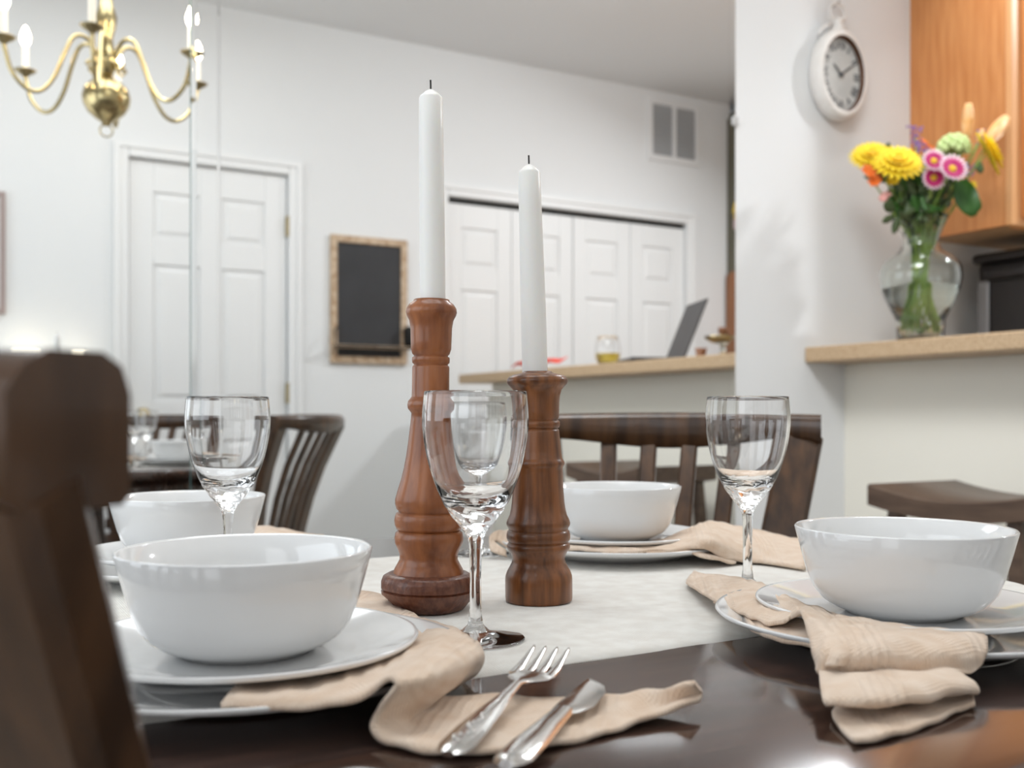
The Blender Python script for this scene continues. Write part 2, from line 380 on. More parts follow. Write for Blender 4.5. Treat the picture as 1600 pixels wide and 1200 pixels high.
# ---------------------------------------------------------------- table (round) and its runner
TC = Vector((0.43, 0.775, 0)); TR = 0.492
tb = thing('dining_table', 'round dark espresso dining table with a glossy top', 'table', TC)
obj('tabletop', lathe([(0, -.030), (TR-.02, -.030), (TR-.006, -.026), (TR, -.016), (TR, -.010), (TR-.004, -.003), (TR-.012, 0), (0, 0)], 128,
    M=Matrix.Translation((0, 0, TT))), M['table'], tb); auto(tb.children[0], 30)
obj('apron', lathe([(TR-.09, -.10), (TR-.07, -.10), (TR-.07, -.030), (TR-.09, -.030)], 64, M=Matrix.Translation((0, 0, TT)), close=True), M['table'], tb, True)
obj('pedestal', lathe([(0, .06), (.10, .06), (.11, .10), (.06, .16), (.05, .3), (.07, .45), (.06, .62), (.13, .66), (.13, TT-.03), (0, TT-.03)], 40), M['table'], tb, True)
for k in range(4):
    a = k*pi/2+R(25)
    obj('foot', bar(crv([(cos(a)*.05, sin(a)*.05, .14), (cos(a)*.2, sin(a)*.2, .10), (cos(a)*.36, sin(a)*.36, .022)], 5), (-sin(a), cos(a), 0), .06, .044, bev=.006), M['table'], tb)
# runner: linen band lying along X, hanging a little over both edges
RY0, RY1 = 0.557, 1.075
def runner_mesh():
    bm = bmesh.new(); xs = []; N = 90; Mw = 30
    s0, s1 = -.52, .52
    V = []
    for j in range(Mw+1):
        row = []
        y = RY0 + (RY1-RY0)*j/Mw
        yy = y-TC.y; xe_ = math.sqrt(max(TR*TR-yy*yy, .01))
        for i in range(N+1):
            s = s0+(s1-s0)*i/N; xx = s; z = .0022
            ov = abs(s)-xe_
            wob = .0006*sin(31*s+7*y)*cos(23*y)
            if ov > 0:
                z = .0022-ov*.92 if ov > .008 else .0022-ov*ov*60; xx = math.copysign(xe_+min(ov, .012)*.5+.002, s)
            edge = min(j, Mw-j)
            if edge == 0: z -= .0018
            row.append(bm.verts.new((TC.x+xx, y+.0025*sin(9*s)*(1 if edge < 1 else .4), TT+z+wob)))
        V.append(row)
    for a, b in zip(V, V[1:]):
        for i in range(N): bm.faces.new((a[i], a[i+1], b[i+1], b[i]))
    return bm
ru = obj('table_runner', runner_mesh(), M['runner'], None, True); tag(ru, 'off-white linen runner laid across the dark table under the candles', 'table runner')
solid(ru, .0018, -1)

# ---------------------------------------------------------------- place settings
def plate_prof(r, h):
    f = r*.60
    return [(0, .0035), (f-.006, .0035), (f-.004, 0), (f, 0), (f+.004, .003), (r*.86, h*.55), (r*.985, h-.0035), (r, h-.0012), (r*.992, h), (r*.975, h-.0006),
            (r*.86, h*.62+.003), (r*.72, .0078), (r*.62, .0065), (0, .006)]
def bowl_prof(r=.075, h=.061):
    out = [(0, .002), (.035, .002), (.037, 0), (.0395, 0), (.041, .002), (.049, .0045), (.0565, .0095), (.0625, .0175), (.0668, .029), (.0712, .045), (r, h-.001)]
    inn = [(r-.0008, h), (r-.0028, h-.0012), (.0680, .045), (.0636, .029), (.0592, .019), (.0530, .0115), (.044, .0075), (.025, .0055), (0, .005)]
    return [(a*r/.075, b*h/.061 if b > 0 else 0) for a, b in out] + [(a*r/.075, b*h/.061) for a, b in inn]
bowl_pos = {'A': (385, .615), 'B': (1411, .732), 'C': (294, 1.02), 'D': (961, 1.17)}
desc = {'A': ('nearest on the left, behind the foreground chair', 'near left'), 'B': ('at the right beside the draped napkin', 'near right'),
        'C': ('at the far left behind the nearest bowl', 'far left'), 'D': ('at the far side, behind the right wooden candlestick', 'far side')}
def place(k):
    u, z = bowl_pos[k]; p = Pt(u, 650, z); s = 1.0
    d, e = desc[k]
    a = obj('dinner_plate', lathe(plate_prof(.132, .0185), 96), M['ceramic'], None, True, (p.x, p.y, TT+(.0024 if k in 'AB' else .0022)))
    tag(a, 'large white dinner plate, bottom of the stack %s' % {'A': 'nearest on the left', 'B': 'at the near right of the table', 'C': 'at the far left, mostly hidden', 'D': 'beyond the right wooden candlestick'}[k], 'plate', 'white dinner plates')
    b = obj('salad_plate', lathe(plate_prof(.103, .0155), 96), M['ceramic'], None, True, (p.x, p.y, TT+.0135))
    tag(b, 'smaller white plate directly under the bowl %s' % d, 'plate', 'white salad plates')
    c = obj('bowl', lathe(bowl_prof(), 96), M['ceramic'], None, True, (p.x, p.y, TT+.0200))
    tag(c, 'deep white glazed bowl %s' % d, 'bowl', 'white bowls')
for k in 'ABCD': place(k)

# goblets
def fine(prof, cut):
    """round the profile and add holding rings near its sharp corners"""
    out = []
    for i, (a, b) in enumerate(prof):
        if 0 < i < len(prof)-1:
            p = Vector((a, b)); q0 = Vector(prof[i-1]); q1 = Vector(prof[i+1]); d0 = (q0-p); d1 = (q1-p)
            if d0.length > 1e-6 and d1.length > 1e-6 and d0.angle(d1) < R(150):
                for d in (d0, d1):
                    n = p + d.normalized()*min(cut, d.length*.3); out.append((n.x, n.y))
                continue
        out.append((a, b))
    return out
def goblet_bm():
    out = [(0, 0), (.034, 0), (.0352, .0008), (.034, .0018), (.022, .0035), (.010, .0065), (.0055, .011), (.0042, .020), (.0040, .045), (.0045, .066), (.0058, .074),
           (.0095, .0805), (.0165, .0895), (.0245, .103), (.0310, .120), (.0352, .1375), (.0374, .154), (.0374, .166), (.0362, .1805)]
    k = [i for i, p in enumerate(out) if p[1] >= .066][0]
    up = [tuple(p) for p in crv([(a, b, 0) for a, b in out[k:]], 8)]; up = [(p[0], p[1]) for p in up]
    inn = [(.0344, .1805), (.0366, .166), (.0366, .154), (.0344, .1375), (.0301, .120), (.0238, .1075), (.0150, .1005), (.0065, .0975), (0, .0968)]
    inn = [(p[0], p[1]) for p in crv([(.0353, .1808, 0)]+[(a, b, 0) for a, b in inn[1:]], 5)]; inn[-1] = (0, .0968)
    prof = fine(out[:k], .0004) + up + [(.03590, .1811), (.03560, .1812)] + inn
    bm = lathe([(max(a, 0), b*.965) for a, b in prof], 80)
    for v in bm.verts:          # pressed-glass ripples in the thick bottom of the bowl
        rr = math.hypot(v.co.x, v.co.y)
        if .076 < v.co.z < .103 and rr > .002:
            a = math.atan2(v.co.y, v.co.x); g = 1+.020*sin(8*a+v.co.z*700)*min(1, (.103-v.co.z)/.01)
            v.co.x *= g; v.co.y *= g
    return bm
gobm = None
def goblet(u, v, label, z=None, h=0.0):
    global gobm
    p = Tp(u, v, h) if z is None else Pt(u, 650, z)
    t = thing('wine_glass', label, 'glass', (p.x, p.y, TT+h+.0026), 0, 'stemmed wine glasses')
    if gobm is None:
        o = obj('glass_body', goblet_bm(), M['glass'], t, True); gobm = o.data
    else:
        o = bpy.data.objects.new('glass_body', gobm); link(o, t)
    o.name = 'bowl_and_stem'
    return t
goblet(743, 1000, 'empty clear wine glass standing nearest, in front of the two candlesticks', z=.722)
goblet(1168, 918, 'empty clear wine glass standing left of the right-hand bowl', z=.925)
goblet(356, 900, 'empty clear wine glass behind the bowl nearest on the left', z=.925)
goblet(748, 880, 'distant wine glass seen through the bowl of the nearest glass', z=1.17)

# ---------------------------------------------------------------- wooden mill candlesticks with candles
def mill(name, prof, m, u, z, lean, label, top_m, base=None):
    p = Pt(u, 650, z)
    t = thing(name, label, 'candlestick', (p.x, p.y, TT+.0026)); t.rotation_euler = lean
    obj('turned_body', lathe(prof, 72), m, t, True); auto(t.children[0], 50)
    if base:
        bm = lathe(base, 72)
        for v in bm.verts:      # hand-carved unevenness
            a = math.atan2(v.co.y, v.co.x); k = 1+.02*sin(3*a+1)+.012*sin(7*a)
            if v.co.z < .012: k *= 1-.10*max(0, cos(a-(pi+YAW*-1+.0)))
            v.co.x *= k; v.co.y *= k
        o = obj('plinth', bm, M['mill1b'], t, True); auto(o, 40)
    return t
k1 = .000515
def pf(l, y0, k): return [(r*k, (y0-y)*k) for r, y in l]
m1 = pf([(0, 930), (54, 930), (56, 920), (57, 905), (54, 893), (50, 886), (46, 878), (46, 870), (49, 862), (53.5, 852), (54.5, 845), (53, 836), (50, 833.2), (48.5, 832), (51, 830.5), (54, 824), (55, 817), (54, 810), (52, 805), (48.5, 803), (48.5, 801.5),
         (52, 798), (54, 790), (54, 783), (50, 768), (45, 752), (41, 735), (37.5, 715), (34.5, 692), (32, 670), (30.5, 655), (30, 647), (32, 644), (35.5, 640), (36.5, 634), (35.5, 628), (32, 624), (30, 621), (29.5, 610), (29.5, 575), (29, 572.6), (27, 571), (27, 569.5), (29.5, 567), (30, 562), (29.5, 558.5), (27, 557.2), (27, 555.6), (29.5, 553),
         (32, 545), (32.5, 530), (33, 512), (35, 500), (39, 492), (40.5, 487), (39.5, 481), (35, 474), (29, 470), (28, 467), (20.5, 467), (20.5, 480), (0, 480)], 957, k1)
b1 = pf([(0, 957), (52, 957), (57, 955), (66, 944), (73, 932), (74, 927), (71, 925.5), (74, 923), (74, 912), (71, 904), (64, 900), (55, 899), (0, 899)], 957, k1)
mill('wooden_candlestick', m1, M['mill1'], 669, .835, (0, R(.7), 0), 'taller reddish wooden candlestick turned from a mill, with a worn chunky base', None, b1)
k2 = .000534
def s2(l): return [(r/2.667*k2, (1022-y)/2.667*k2) for r, y in l]
m2 = s2([(0, 1022), (134, 1022), (141, 1017), (143, 1005), (143, 930), (141, 912), (135, 895), (124, 875), (115, 858), (112, 845), (115, 828), (122, 812), (130, 802), (134, 792), (134, 783), (130, 775), (126, 772), (126, 769), (132, 764), (135.5, 752), (135.5, 738), (132, 724), (126, 719), (126, 715),
         (128, 710), (134, 700), (136, 690), (132, 676), (122, 655), (116, 630), (112, 600), (109, 560), (107, 520), (106, 480), (106, 455), (110, 448), (114, 440), (113, 430), (108, 422), (103, 412), (99, 380), (95, 340), (92, 305), (90, 294), (85, 291), (85, 288), (92, 284), (95, 276), (95, 265), (92, 257), (86, 254), (86, 250),
         (91, 244), (92, 215), (93, 180), (96, 150), (103, 125), (116, 110), (126, 100), (130, 90), (129, 80), (120, 68), (100, 60), (75, 55), (62, 50), (60, 46), (54, 46), (54, 80), (0, 80)])
mill('wooden_candlestick', m2, M['mill2'], 842, .872, (0, R(-.5), 0), 'shorter walnut-brown wooden candlestick standing right of the taller one', None)
def candle(u0, v0, u1, v1, z, r0, r1, label):
    a = Pt(u0, v0, z); b = Pt(u1, v1, z); d = b-a; L = d.length
    t = thing('taper_candle', label, 'candle', a, 0, 'white taper candles'); t.rotation_euler = d.to_track_quat('Z', 'Y').to_euler()
    obj('wax', lathe([(0, 0), (r0, 0), (r0, L*.3), (r1+.0003, L*.8), (r1, L*.955), (r1*.9, L*.965), (r1*.5, L*.985), (r1*.2, L*.996), (0, L)], 40), M['wax'], t, True); auto(t.children[0], 60)
    obj('wick', tube(crv([(0, 0, L-.002), (.0003, 0, L+.004), (.0012, 0, L+.007)], 4), .0007, 8), M['wick'], t)
candle(676, 474, 673, 139, .835, .0105, .0097, 'taller white taper candle rising from the reddish candlestick')
candle(836, 584, 826.5, 256, .872, .0108, .0094, 'shorter white taper candle leaning slightly in the walnut candlestick')

# ---------------------------------------------------------------- napkins (folded cloth bands)
def napkin(label, patches, thick=.0026):
    t = None
    o0 = Tp(*patches[0][0][0]); 
    bmA = bmesh.new()
    for secs in patches: grid([[Tp(*p) for p in s] for s in secs], 7, 6, bmA)
    for v in bmA.verts: v.co.z = max(v.co.z + .0007*sin(v.co.x*210+v.co.y*130+2*sin(v.co.y*60)) + .0005*sin(v.co.x*90-v.co.y*260), TT+.0058 if RY0-.004 < v.co.y < RY1 else TT+.0022)
    o = obj('napkin', bmA, M['napkin'], None, True); solid(o, thick)
    tag(o, label, 'napkin', 'beige cloth napkins'); return o
# each row runs across the band, from its far edge to its near edge; rows follow the band
napkin('beige napkin under the nearest left plate, trailing beneath the fork and knife', [[
    [(540, 925, .004), (430, 1000, .012), (345, 1104, .0195)],
    [(600, 935, .004), (540, 1010, .014), (470, 1106, .0205)],
    [(655, 965, .010), (610, 1035, .022), (560, 1092, .0225)],
    [(715, 985, .020), (665, 1030, .031), (605, 1064, .030)],
    [(752, 1015, .020), (690, 1050, .030), (618, 1072, .029)],
    [(744, 1048, .009), (680, 1080, .018), (592, 1110, .016)],
    [(700, 1078, .004), (650, 1112, .008), (580, 1140, .008)],
    [(690, 1090, .003), (650, 1130, .004), (612, 1162, .004)],
    [(770, 1088, .003), (735, 1130, .0035), (690, 1176, .0035)],
    [(870, 1092, .003), (850, 1130, .004), (800, 1172, .0035)],
    [(960, 1086, .006), (950, 1122, .003), (900, 1156, .003)],
    [(1030, 1074, .014), (1025, 1108, .004), (1000, 1126, .005)],
    [(1085, 1068, .020), (1098, 1080, .013), (1090, 1096, .010)]]])
napkin('beige napkin rolled over the rim of the right-hand plates with a hanging flap', [
    # back strip along the plate rim
    [[(1084, 896, .004), (1076, 903, .007), (1072, 911, .008)],
     [(1150, 903, .014), (1125, 925, .018), (1118, 940, .015)],
     [(1205, 918, .022), (1185, 950, .024), (1180, 968, .0205)],
     [(1245, 940, .024), (1235, 960, .027), (1222, 975, .0235)],
     [(1290, 955, .023), (1262, 960, .033), (1245, 950, .034)],
     [(1330, 975, .022), (1300, 990, .033), (1256, 968, .032)],
     [(1350, 1000, .020), (1320, 1020, .030), (1268, 1010, .026)],
     [(1350, 1030, .016), (1310, 1040, .024), (1278, 1045, .018)]],
    # lower dark fold of the same strip
    [[(1120, 930, .010), (1115, 940, .012)], [(1180, 950, .0185), (1175, 984, .0165)], [(1240, 965, .021), (1240, 1003, .0165)], [(1290, 975, .020), (1300, 1010, .018)]],
    # roll, then flap folding down to the table and back under itself
    [[(1310, 962, .024), (1296, 975, .032), (1284, 1010, .031), (1275, 1046, .020), (1279, 1052, .018), (1283, 1080, .016), (1290, 1100, .0125), (1312, 1092, .007), (1300, 1120, .003), (1336, 1160, .003)],
     [(1350, 968, .026), (1350, 985, .034), (1345, 1020, .029), (1340, 1050, .018), (1340, 1054, .019), (1345, 1080, .018), (1345, 1102, .013), (1360, 1092, .006), (1372, 1130, .003), (1385, 1151, .003)],
     [(1420, 980, .025), (1420, 992, .031), (1420, 1022, .026), (1420, 1048, .017), (1420, 1053, .018), (1422, 1075, .017), (1430, 1096, .012), (1430, 1086, .006), (1440, 1110, .003), (1452, 1130, .003)],
     [(1500, 988, .024), (1500, 996, .029), (1500, 1022, .024), (1495, 1046, .016), (1478, 1052, .017), (1492, 1064, .017), (1500, 1080, .012), (1490, 1076, .006), (1500, 1092, .003), (1505, 1106, .003)],
     [(1536, 992, .023), (1542, 1000, .026), (1540, 1020, .022), (1528, 1044, .015), (1505, 1053, .014), (1522, 1070, .012), (1528, 1084, .008), (1520, 1084, .005), (1522, 1092, .003), (1524, 1102, .003)]]])
napkin('beige napkin folded between the far plates and trailing right behind a wine glass', [
    [[(885, 846, .022), (885, 852, .022), (885, 858, .020)],
     [(960, 850, .020), (960, 856, .0215), (960, 863, .0195)],
     [(1030, 845, .020), (1030, 855, .022), (1030, 861, .021)],
     [(1070, 828, .026), (1070, 842, .028), (1068, 858, .022)],
     [(1110, 815, .030), (1112, 840, .032), (1100, 858, .022)],
     [(1150, 822, .022), (1150, 850, .022), (1135, 874, .010)],
     [(1200, 833, .014), (1205, 858, .013), (1185, 878, .006)],
     [(1262, 845, .008), (1262, 868, .009), (1258, 890, .005)]],
    [[(1010, 856, .0200), (1010, 866, .0185)], [(1070, 848, .021), (1070, 862, .0195)], [(1110, 855, .018), (1108, 872, .014)], [(1150, 872, .008), (1150, 881, .005)]],
    [[(800, 828, .028), (800, 860, .012)], [(778, 830, .030), (776, 846, .020)], [(766, 840, .024), (766, 858, .014)], [(790, 858, .014), (792, 870, .006)]]])
napkin('beige napkin peeking out behind the nearest left bowl', [
    [[(330, 830, .02), (330, 850, .012)], [(400, 822, .024), (400, 850, .012)], [(470, 832, .012), (470, 856, .006)], [(506, 838, .010), (512, 858, .005)]]])

# ---------------------------------------------------------------- cutlery
def frame_from(a, b):
    d = (b-a); L = d.length; x = d.normalized(); y = Vector((0, 0, 1)).cross(x).normalized(); z = x.cross(y)
    return Matrix(((x.x, y.x, z.x, a.x), (x.y, y.y, z.y, a.y), (x.z, y.z, z.z, a.z), (0, 0, 0, 1))), L
def strip(secs, bm=None, thick=.0014, crown=0.0):
    """secs: (x, halfwidth, z, ycentre)"""
    bm = bm or bmesh.new(); rr = []
    for s in secs:
        x, hw, z = s[:3]; yc = s[3] if len(s) > 3 else 0
        q = [(-1, 0), (-.55, 1), (.55, 1), (1, 0), (.6, -1), (-.6, -1)]
        rr.append([bm.verts.new((x, yc+hw*a, z+b*thick/2+(crown if b == 1 else 0))) for a, b in q])
    for a, b in zip(rr, rr[1:]):
        for i in range(6): bm.faces.new((a[i], a[(i+1)%6], b[(i+1)%6], b[i]))
    bm.faces.new(rr[0]); bm.faces.new(rr[-1]); return bm
Mf, Lf = frame_from(Tp(700, 1178, .0075), Tp(862, 1028, .016))
fk = thing('fork', 'steel dinner fork lying on the napkin tail, left of the knife', 'fork'); fk.matrix_world = Mf
fk.location = Mf.translation
H = Lf*.60
hb = strip([(0, .0035, 0), (.003, .0068, 0), (.010, .0088, .0004), (.03, .0084, .0014), (.055, .0062, .0024), (.075, .0040, .0030), (H, .0028, .0034), (H+.006, .004, .0030), (H+.012, .0082, .0018), (H+.018, .0118, .0010), (H+.024, .0128, .0010), (H+.027, .0129, .0013)], thick=.0026)
ho = obj('handle', hb, M['steel'], fk, True); auto(ho, 50)
for k in range(4):
    yc = -.0107+k*.00713
    tb_ = strip([(H+.0250, .0033, .0012, yc), (H+.035, .0029, .0016, yc*1.0), (H+.045, .0024, .0030, yc*1.0), (Lf-.004, .0016, .0055, yc*1.0), (Lf, .0006, .0063, yc*1.0)], thick=.0018)
    auto(obj('tine', tb_, M['steel'], fk), 50)
em = bmesh.new()
for i in range(16):
    x = .012+i*.0022; a = .0042*sin(i*.9)*(1-i/22)
    bmesh.ops.create_icosphere(em, subdivisions=1, radius=.0013, matrix=Matrix.Translation((x, a, .0024+i*.00007)) @ Matrix.Diagonal((1.4, .8, .5, 1)))
obj('embossed_sprig', em, M['steel'], fk, True)
Mk, Lk = frame_from(Tp(790, 1196, .0072), Tp(932, 1066, .010))
kf = thing('table_knife', 'steel table knife lying on the napkin tail, right of the fork', 'knife'); kf.matrix_world = Mk
kb_ = strip([(0, .0035, 0), (.003, .0070, 0), (.010, .0092, 0), (.03, .0090, .0006), (.055, .0072, .001), (Lk*.58, .0056, .001)], thick=.0050)
auto(obj('handle', kb_, M['steel'], kf), 50)
bb = strip([(Lk*.54, .0056, .001, 0), (Lk*.58, .0075, .001, -.0012), (Lk*.66, .0098, .001, -.003), (Lk*.85, .0088, .001, -.0026), (Lk*.94, .0066, .001, -.0005), (Lk*.985, .0034, .001, .0026), (Lk, .0008, .001, .0046)], thick=.0016)
auto(obj('blade', bb, M['steel'], kf), 50)

# ---------------------------------------------------------------- dining chairs
def make_chair():
    t = thing('dining_chair', '', 'chair', (0, 0, 0), 0, 'dark wooden dining chairs')
    H0, TOPH = .45, .918
    def back(x, z):              # centre-surface of the back: y at given height, concave towards the sitter
        f = (z-H0)/(TOPH-H0)
        return -.20 - .125*f*f - .040*f + .16*(x*x)/(.25*.25)*.16*max(f, 0)
    def spread(z): return .160 + .088*max(0, (z-H0))/(TOPH-H0)
    seat = bmesh.new(); n = 14; V = []
    for j in range(n+1):
        row = []
        for i in range(n+1):
            a = -1+2*i/n; b = -1+2*j/n
            wx = .215+.02*b; x = a*wx; y = b*.205
            z = .455-.012*(1-min(1, (a*a+b*b)))
            row.append(seat.verts.new((x, y, z)))
        V.append(row)
    for p, q in zip(V, V[1:]):
        for i in range(n): seat.faces.new((p[i], p[i+1], q[i+1], q[i]))
    so = obj('seat', seat, M['chair'], t, True); solid(so, .022, 1 if False else -1)
    for s in (-1, 1):
        obj('leg', bar([(s*.19, .17, .43), (s*.195, .175, .2), (s*.20, .18, 0)], (1, 0, 0), [.04, .035, .03], .04, bev=.004), M['chair'], t)
        pts = [(s*.124, -.235, 0), (s*.126, -.21, .25), (s*.127, -.20, .45)]
        obj('rear_leg', bar(pts, (1, 0, 0), .042, .03, bev=.004), M['chair'], t)
        zs = [.45, .55, .65, .75, .88]
        auto(obj('back_post', bar([(s*(spread(z)-.033), back(spread(z), z), z) for z in zs], (1, 0, 0), .063, .026, bev=.006), M['chair'], t), 40)
    for k in range(4):
        xt = (-.092 + k*.0613)*1.0; 
        zs = [.47, .56, .66, .76, .872]
        auto(obj('slat', bar([(xt*(spread(z)/.222), back(xt, z)-.010, z) for z in zs], (1, 0, 0), .026, .014, bev=.003), M['chair'], t), 40)
    # top rail: curved in plan, deeper in the middle
    rl = bmesh.new(); rings = []; n = 28
    for i in range(n+1):
        a = -1+2*i/n; x = a*.236
        y = back(.25, .895) - .030 + .045*a*a + .0*a
        up = .918 - .004*a*a; lo = up - (.044 if abs(a) > .93 else .038+.020*(.5+.5*cos(pi*a)))
        th = .020
        q = [(y+th, lo+.003), (y+th-.003, lo), (y-th+.003, lo), (y-th, lo+.003), (y-th-.001, up-.012), (y-th+.005, up-.004), (y-th+.012, up), (y+th-.010, up), (y+th-.003, up-.004), (y+th, up-.012)]
        rings.append([rl.verts.new((x, p[0], p[1])) for p in q])
    for A, B in zip(rings, rings[1:]):
        for i in range(10): rl.faces.new((A[i], A[(i+1)%10], B[(i+1)%10], B[i]))
    rl.faces.new(rings[0]); rl.faces.new(rings[-1])
    auto(obj('top_rail', rl, M['chair'], t), 50)
    obj('lower_rail', bar([(-.18, -.205, .49), (0, -.215, .49), (.18, -.205, .49)], (0, 0, 1), .04, .018, bev=.003), M['chair'], t)
    for s in (-1, 1):
        obj('side_apron', bar([(s*.187, -.19, .41), (s*.192, .16, .41)], (0, 0, 1), .05, .02), M['chair'], t)
        obj('stretcher', bar([(s*.178, -.215, .2), (s*.196, .175, .2)], (0, 0, 1), .025, .016), M['chair'], t)
    obj('front_apron', bar([(-.18, .17, .41), (.18, .17, .41)], (0, 0, 1), .05, .02), M['chair'], t)
    return t
ch0 = make_chair()
def put_chair(o, cx, cy, ang, label, dz=0):
    """(cx,cy): where the middle of the top rail stands; ang: compass of outward direction from sitter's face to back, degrees"""
    a = R(ang); out = Vector((cos(a), sin(a)))
    o.rotation_euler = (0, 0, a + pi/2)      # local -Y -> outward
    o.location = (cx - out.x*.365, cy - out.y*.365, dz); o['label'] = label
put_chair(ch0, 1.055, 1.335, 44, 'dark wooden slat-back chair facing us behind the far setting, right of the candlesticks')
c2 = copy_tree(ch0); put_chair(c2, -.136, .482, 212, 'blurred dark chair back filling the lower left foreground')
c2.scale = (1, 1, 1.018)
c3 = copy_tree(ch0); put_chair(c3, .83, .075, 303, 'dark dining chair at the near right side, seen only in the mirror')

# ---------------------------------------------------------------- chandelier over the table (seen in the mirror)
cl = thing('chandelier', 'brass six-arm chandelier with lit candle bulbs, seen in the mirror at upper left', 'chandelier', (.50, .78, 1.835))
def zz(v): return v-1.835
obj('globe', lathe([(0, zz(1.872)), (.012, zz(1.873)), (.018, zz(1.885)), (.035, zz(1.895)), (.058, zz(1.915)), (.072, zz(1.94)), (.076, zz(1.965)), (.070, zz(1.99)), (.052, zz(2.012)), (.030, zz(2.025)), (.018, zz(2.035)), (.0, zz(2.036))], 40), M['brass'], cl, True)
obj('column', lathe([(0, zz(2.03)), (.018, zz(2.035)), (.024, zz(2.05)), (.034, zz(2.07)), (.036, zz(2.09)), (.026, zz(2.12)), (.020, zz(2.16)), (.030, zz(2.20)), (.034, zz(2.23)), (.022, zz(2.27)), (.014, zz(2.33)), (.024, zz(2.37)), (.010, zz(2.42)), (0, zz(2.42))], 32), M['brass'], cl, True)
rg = [(cos(a)*.020*1.0, 0, sin(a)*.020+.02) for a in [i*2*pi/28 for i in range(29)]]
obj('ring', tube(rg, .0028, 8, cap=False), M['brass'], cl, True)
obj('finial', lathe([(0, .036), (.008, .036), (.010, .042), (0, .046)], 16), M['brass'], cl, True)
obj('chain', tube([(0, 0, zz(2.41)), (0, 0, zz(CZ-.03))], .005, 8), M['brassd'], cl)
obj('ceiling_rose', lathe([(0, zz(CZ)), (.055, zz(CZ)), (.06, zz(CZ)-.008), (.03, zz(CZ)-.03), (0, zz(CZ)-.032)], 32), M['brass'], cl, True)
arm_me = cup_me = sl_me = bu_me = sc_me = None
for k in range(6):
    phi = pi/2 + YAW*0 + R(60*k + 15)
    Mx = Matrix.Rotation(phi, 4, 'Z')
    if arm_me is None:
        ap = crv([(.03, 0, zz(2.10)), (.065, 0, zz(2.145)), (.105, 0, zz(2.14)), (.135, 0, zz(2.08)), (.165, 0, zz(2.00)), (.205, 0, zz(1.945)), (.25, 0, zz(1.938)), (.295, 0, zz(1.98)), (.316, 0, zz(2.045)), (.32, 0, zz(2.064))], 6)
        arm_me = tube(ap, .0068, 10)
        a_ = obj('arm', arm_me, M['brass'], cl, True); arm_me = a_.data
        c_ = obj('drip_cup', lathe([(0, 0), (.008, 0), (.014, .006), (.030, .016), (.036, .022), (.034, .023), (.012, .014), (0, .014)], 28, M=Matrix.Translation((.32, 0, zz(2.062)))), M['brassd'], a_, True); cup_me = c_.data
        s_ = obj('candle_sleeve', lathe([(0, .014), (.0105, .014), (.0105, .105), (0, .105)], 20, M=Matrix.Translation((.32, 0, zz(2.062)))), M['sleeve'], a_, True); auto(s_); sl_me = s_.data
        b_ = obj('flame_bulb', lathe([(0, .105), (.007, .106), (.015, .12), (.0165, .133), (.012, .150), (.005, .168), (0, .172)], 20, M=Matrix.Translation((.32, 0, zz(2.062)))), M['bulb'], a_, True); bu_me = b_.data
        g_ = obj('scroll', tube([(.05+.018*cos(q)*(1-q/14), 0, zz(2.06)+.018*sin(q)*(1-q/14)) for q in [i*.4 for i in range(26)]], .0035, 8), M['brass'], a_, True); sc_me = g_.data
    else:
        a_ = bpy.data.objects.new('arm', arm_me); link(a_, cl)
        for nm, me in (('drip_cup', cup_me), ('candle_sleeve', sl_me), ('flame_bulb', bu_me), ('scroll', sc_me)):
            link(bpy.data.objects.new(nm, me), a_)
    a_.rotation_euler = (0, 0, phi)

# ---------------------------------------------------------------- clock, oak wall cabinet, vase, coffee maker, stool
ck = thing('wall_clock', 'oval white pocket-watch style wall clock on the white wall right of the mirror', 'clock', (2.345, YW, 1.925))
Mc = Matrix.Rotation(R(90), 4, 'X')
ob = obj('case', lathe([(0, 0), (.122, 0), (.130, .006), (.135, .022), (.134, .040), (.128, .050), (.118, .054), (.112, .052), (.110, .034), (0, .034)], 72, M=Mc, sx=.76), M['clockw'], ck, True); auto(ob, 50)
ob = obj('inner_bezel', lathe([(.1135, .0345), (.1135, .051), (.110, .051), (.106, .036), (.106, .0345)], 72, M=Mc, sx=.76), M['bronze'], ck, True)
ob = obj('dial', lathe([(0, .0345), (.1065, .0345), (.1065, .0355), (0, .0355)], 72, M=Mc, sx=.76), M['dial'], ck)
for i, s in enumerate(['XII', 'I', 'II', 'III', 'IIII', 'V', 'VI', 'VII', 'VIII', 'IX', 'X', 'XI']):
    cu = bpy.data.curves.new('num', 'FONT'); cu.body = s; cu.size = .032; cu.align_x = 'CENTER'; cu.align_y = 'CENTER'; cu.offset = .0006
    to = bpy.data.objects.new('num', cu); COL.objects.link(to)
    bpy.context.view_layer.update()
    me = bpy.data.meshes.new_from_object(to.evaluated_get(bpy.context.evaluated_depsgraph_get())); bpy.data.objects.remove(to)
    a = R(30*i); me.materials.clear(); me.materials.append(M['print'])
    T_ = Matrix.Translation((sin(a)*.085*.76, -.0362, cos(a)*.085)) @ Matrix.Rotation(a, 4, 'Y') @ Matrix.Rotation(R(90), 4, 'X')
    me.transform(T_)
    no = bpy.data.objects.new('numeral', me); link(no, ck)
for nm, a, L, wd in (('hour_hand', R(-57), .042, .006), ('minute_hand', R(62), .068, .0045)):
    a2 = math.atan2(sin(a)*.76, cos(a))
    obj(nm, bar([(-sin(a2)*.012, -.0385, -cos(a2)*.012), (sin(a2)*L*.6, -.0385, cos(a2)*L*.6), (sin(a2)*L, -.0385, cos(a2)*L)], (cos(a2), 0, -sin(a2)), [wd*.7, wd, wd*.3], .001), M['print'], ck)
obj('centre_boss', lathe([(0, .035), (.006, .035), (.006, .041), (0, .042)], 16, M=Mc), M['print'], ck)
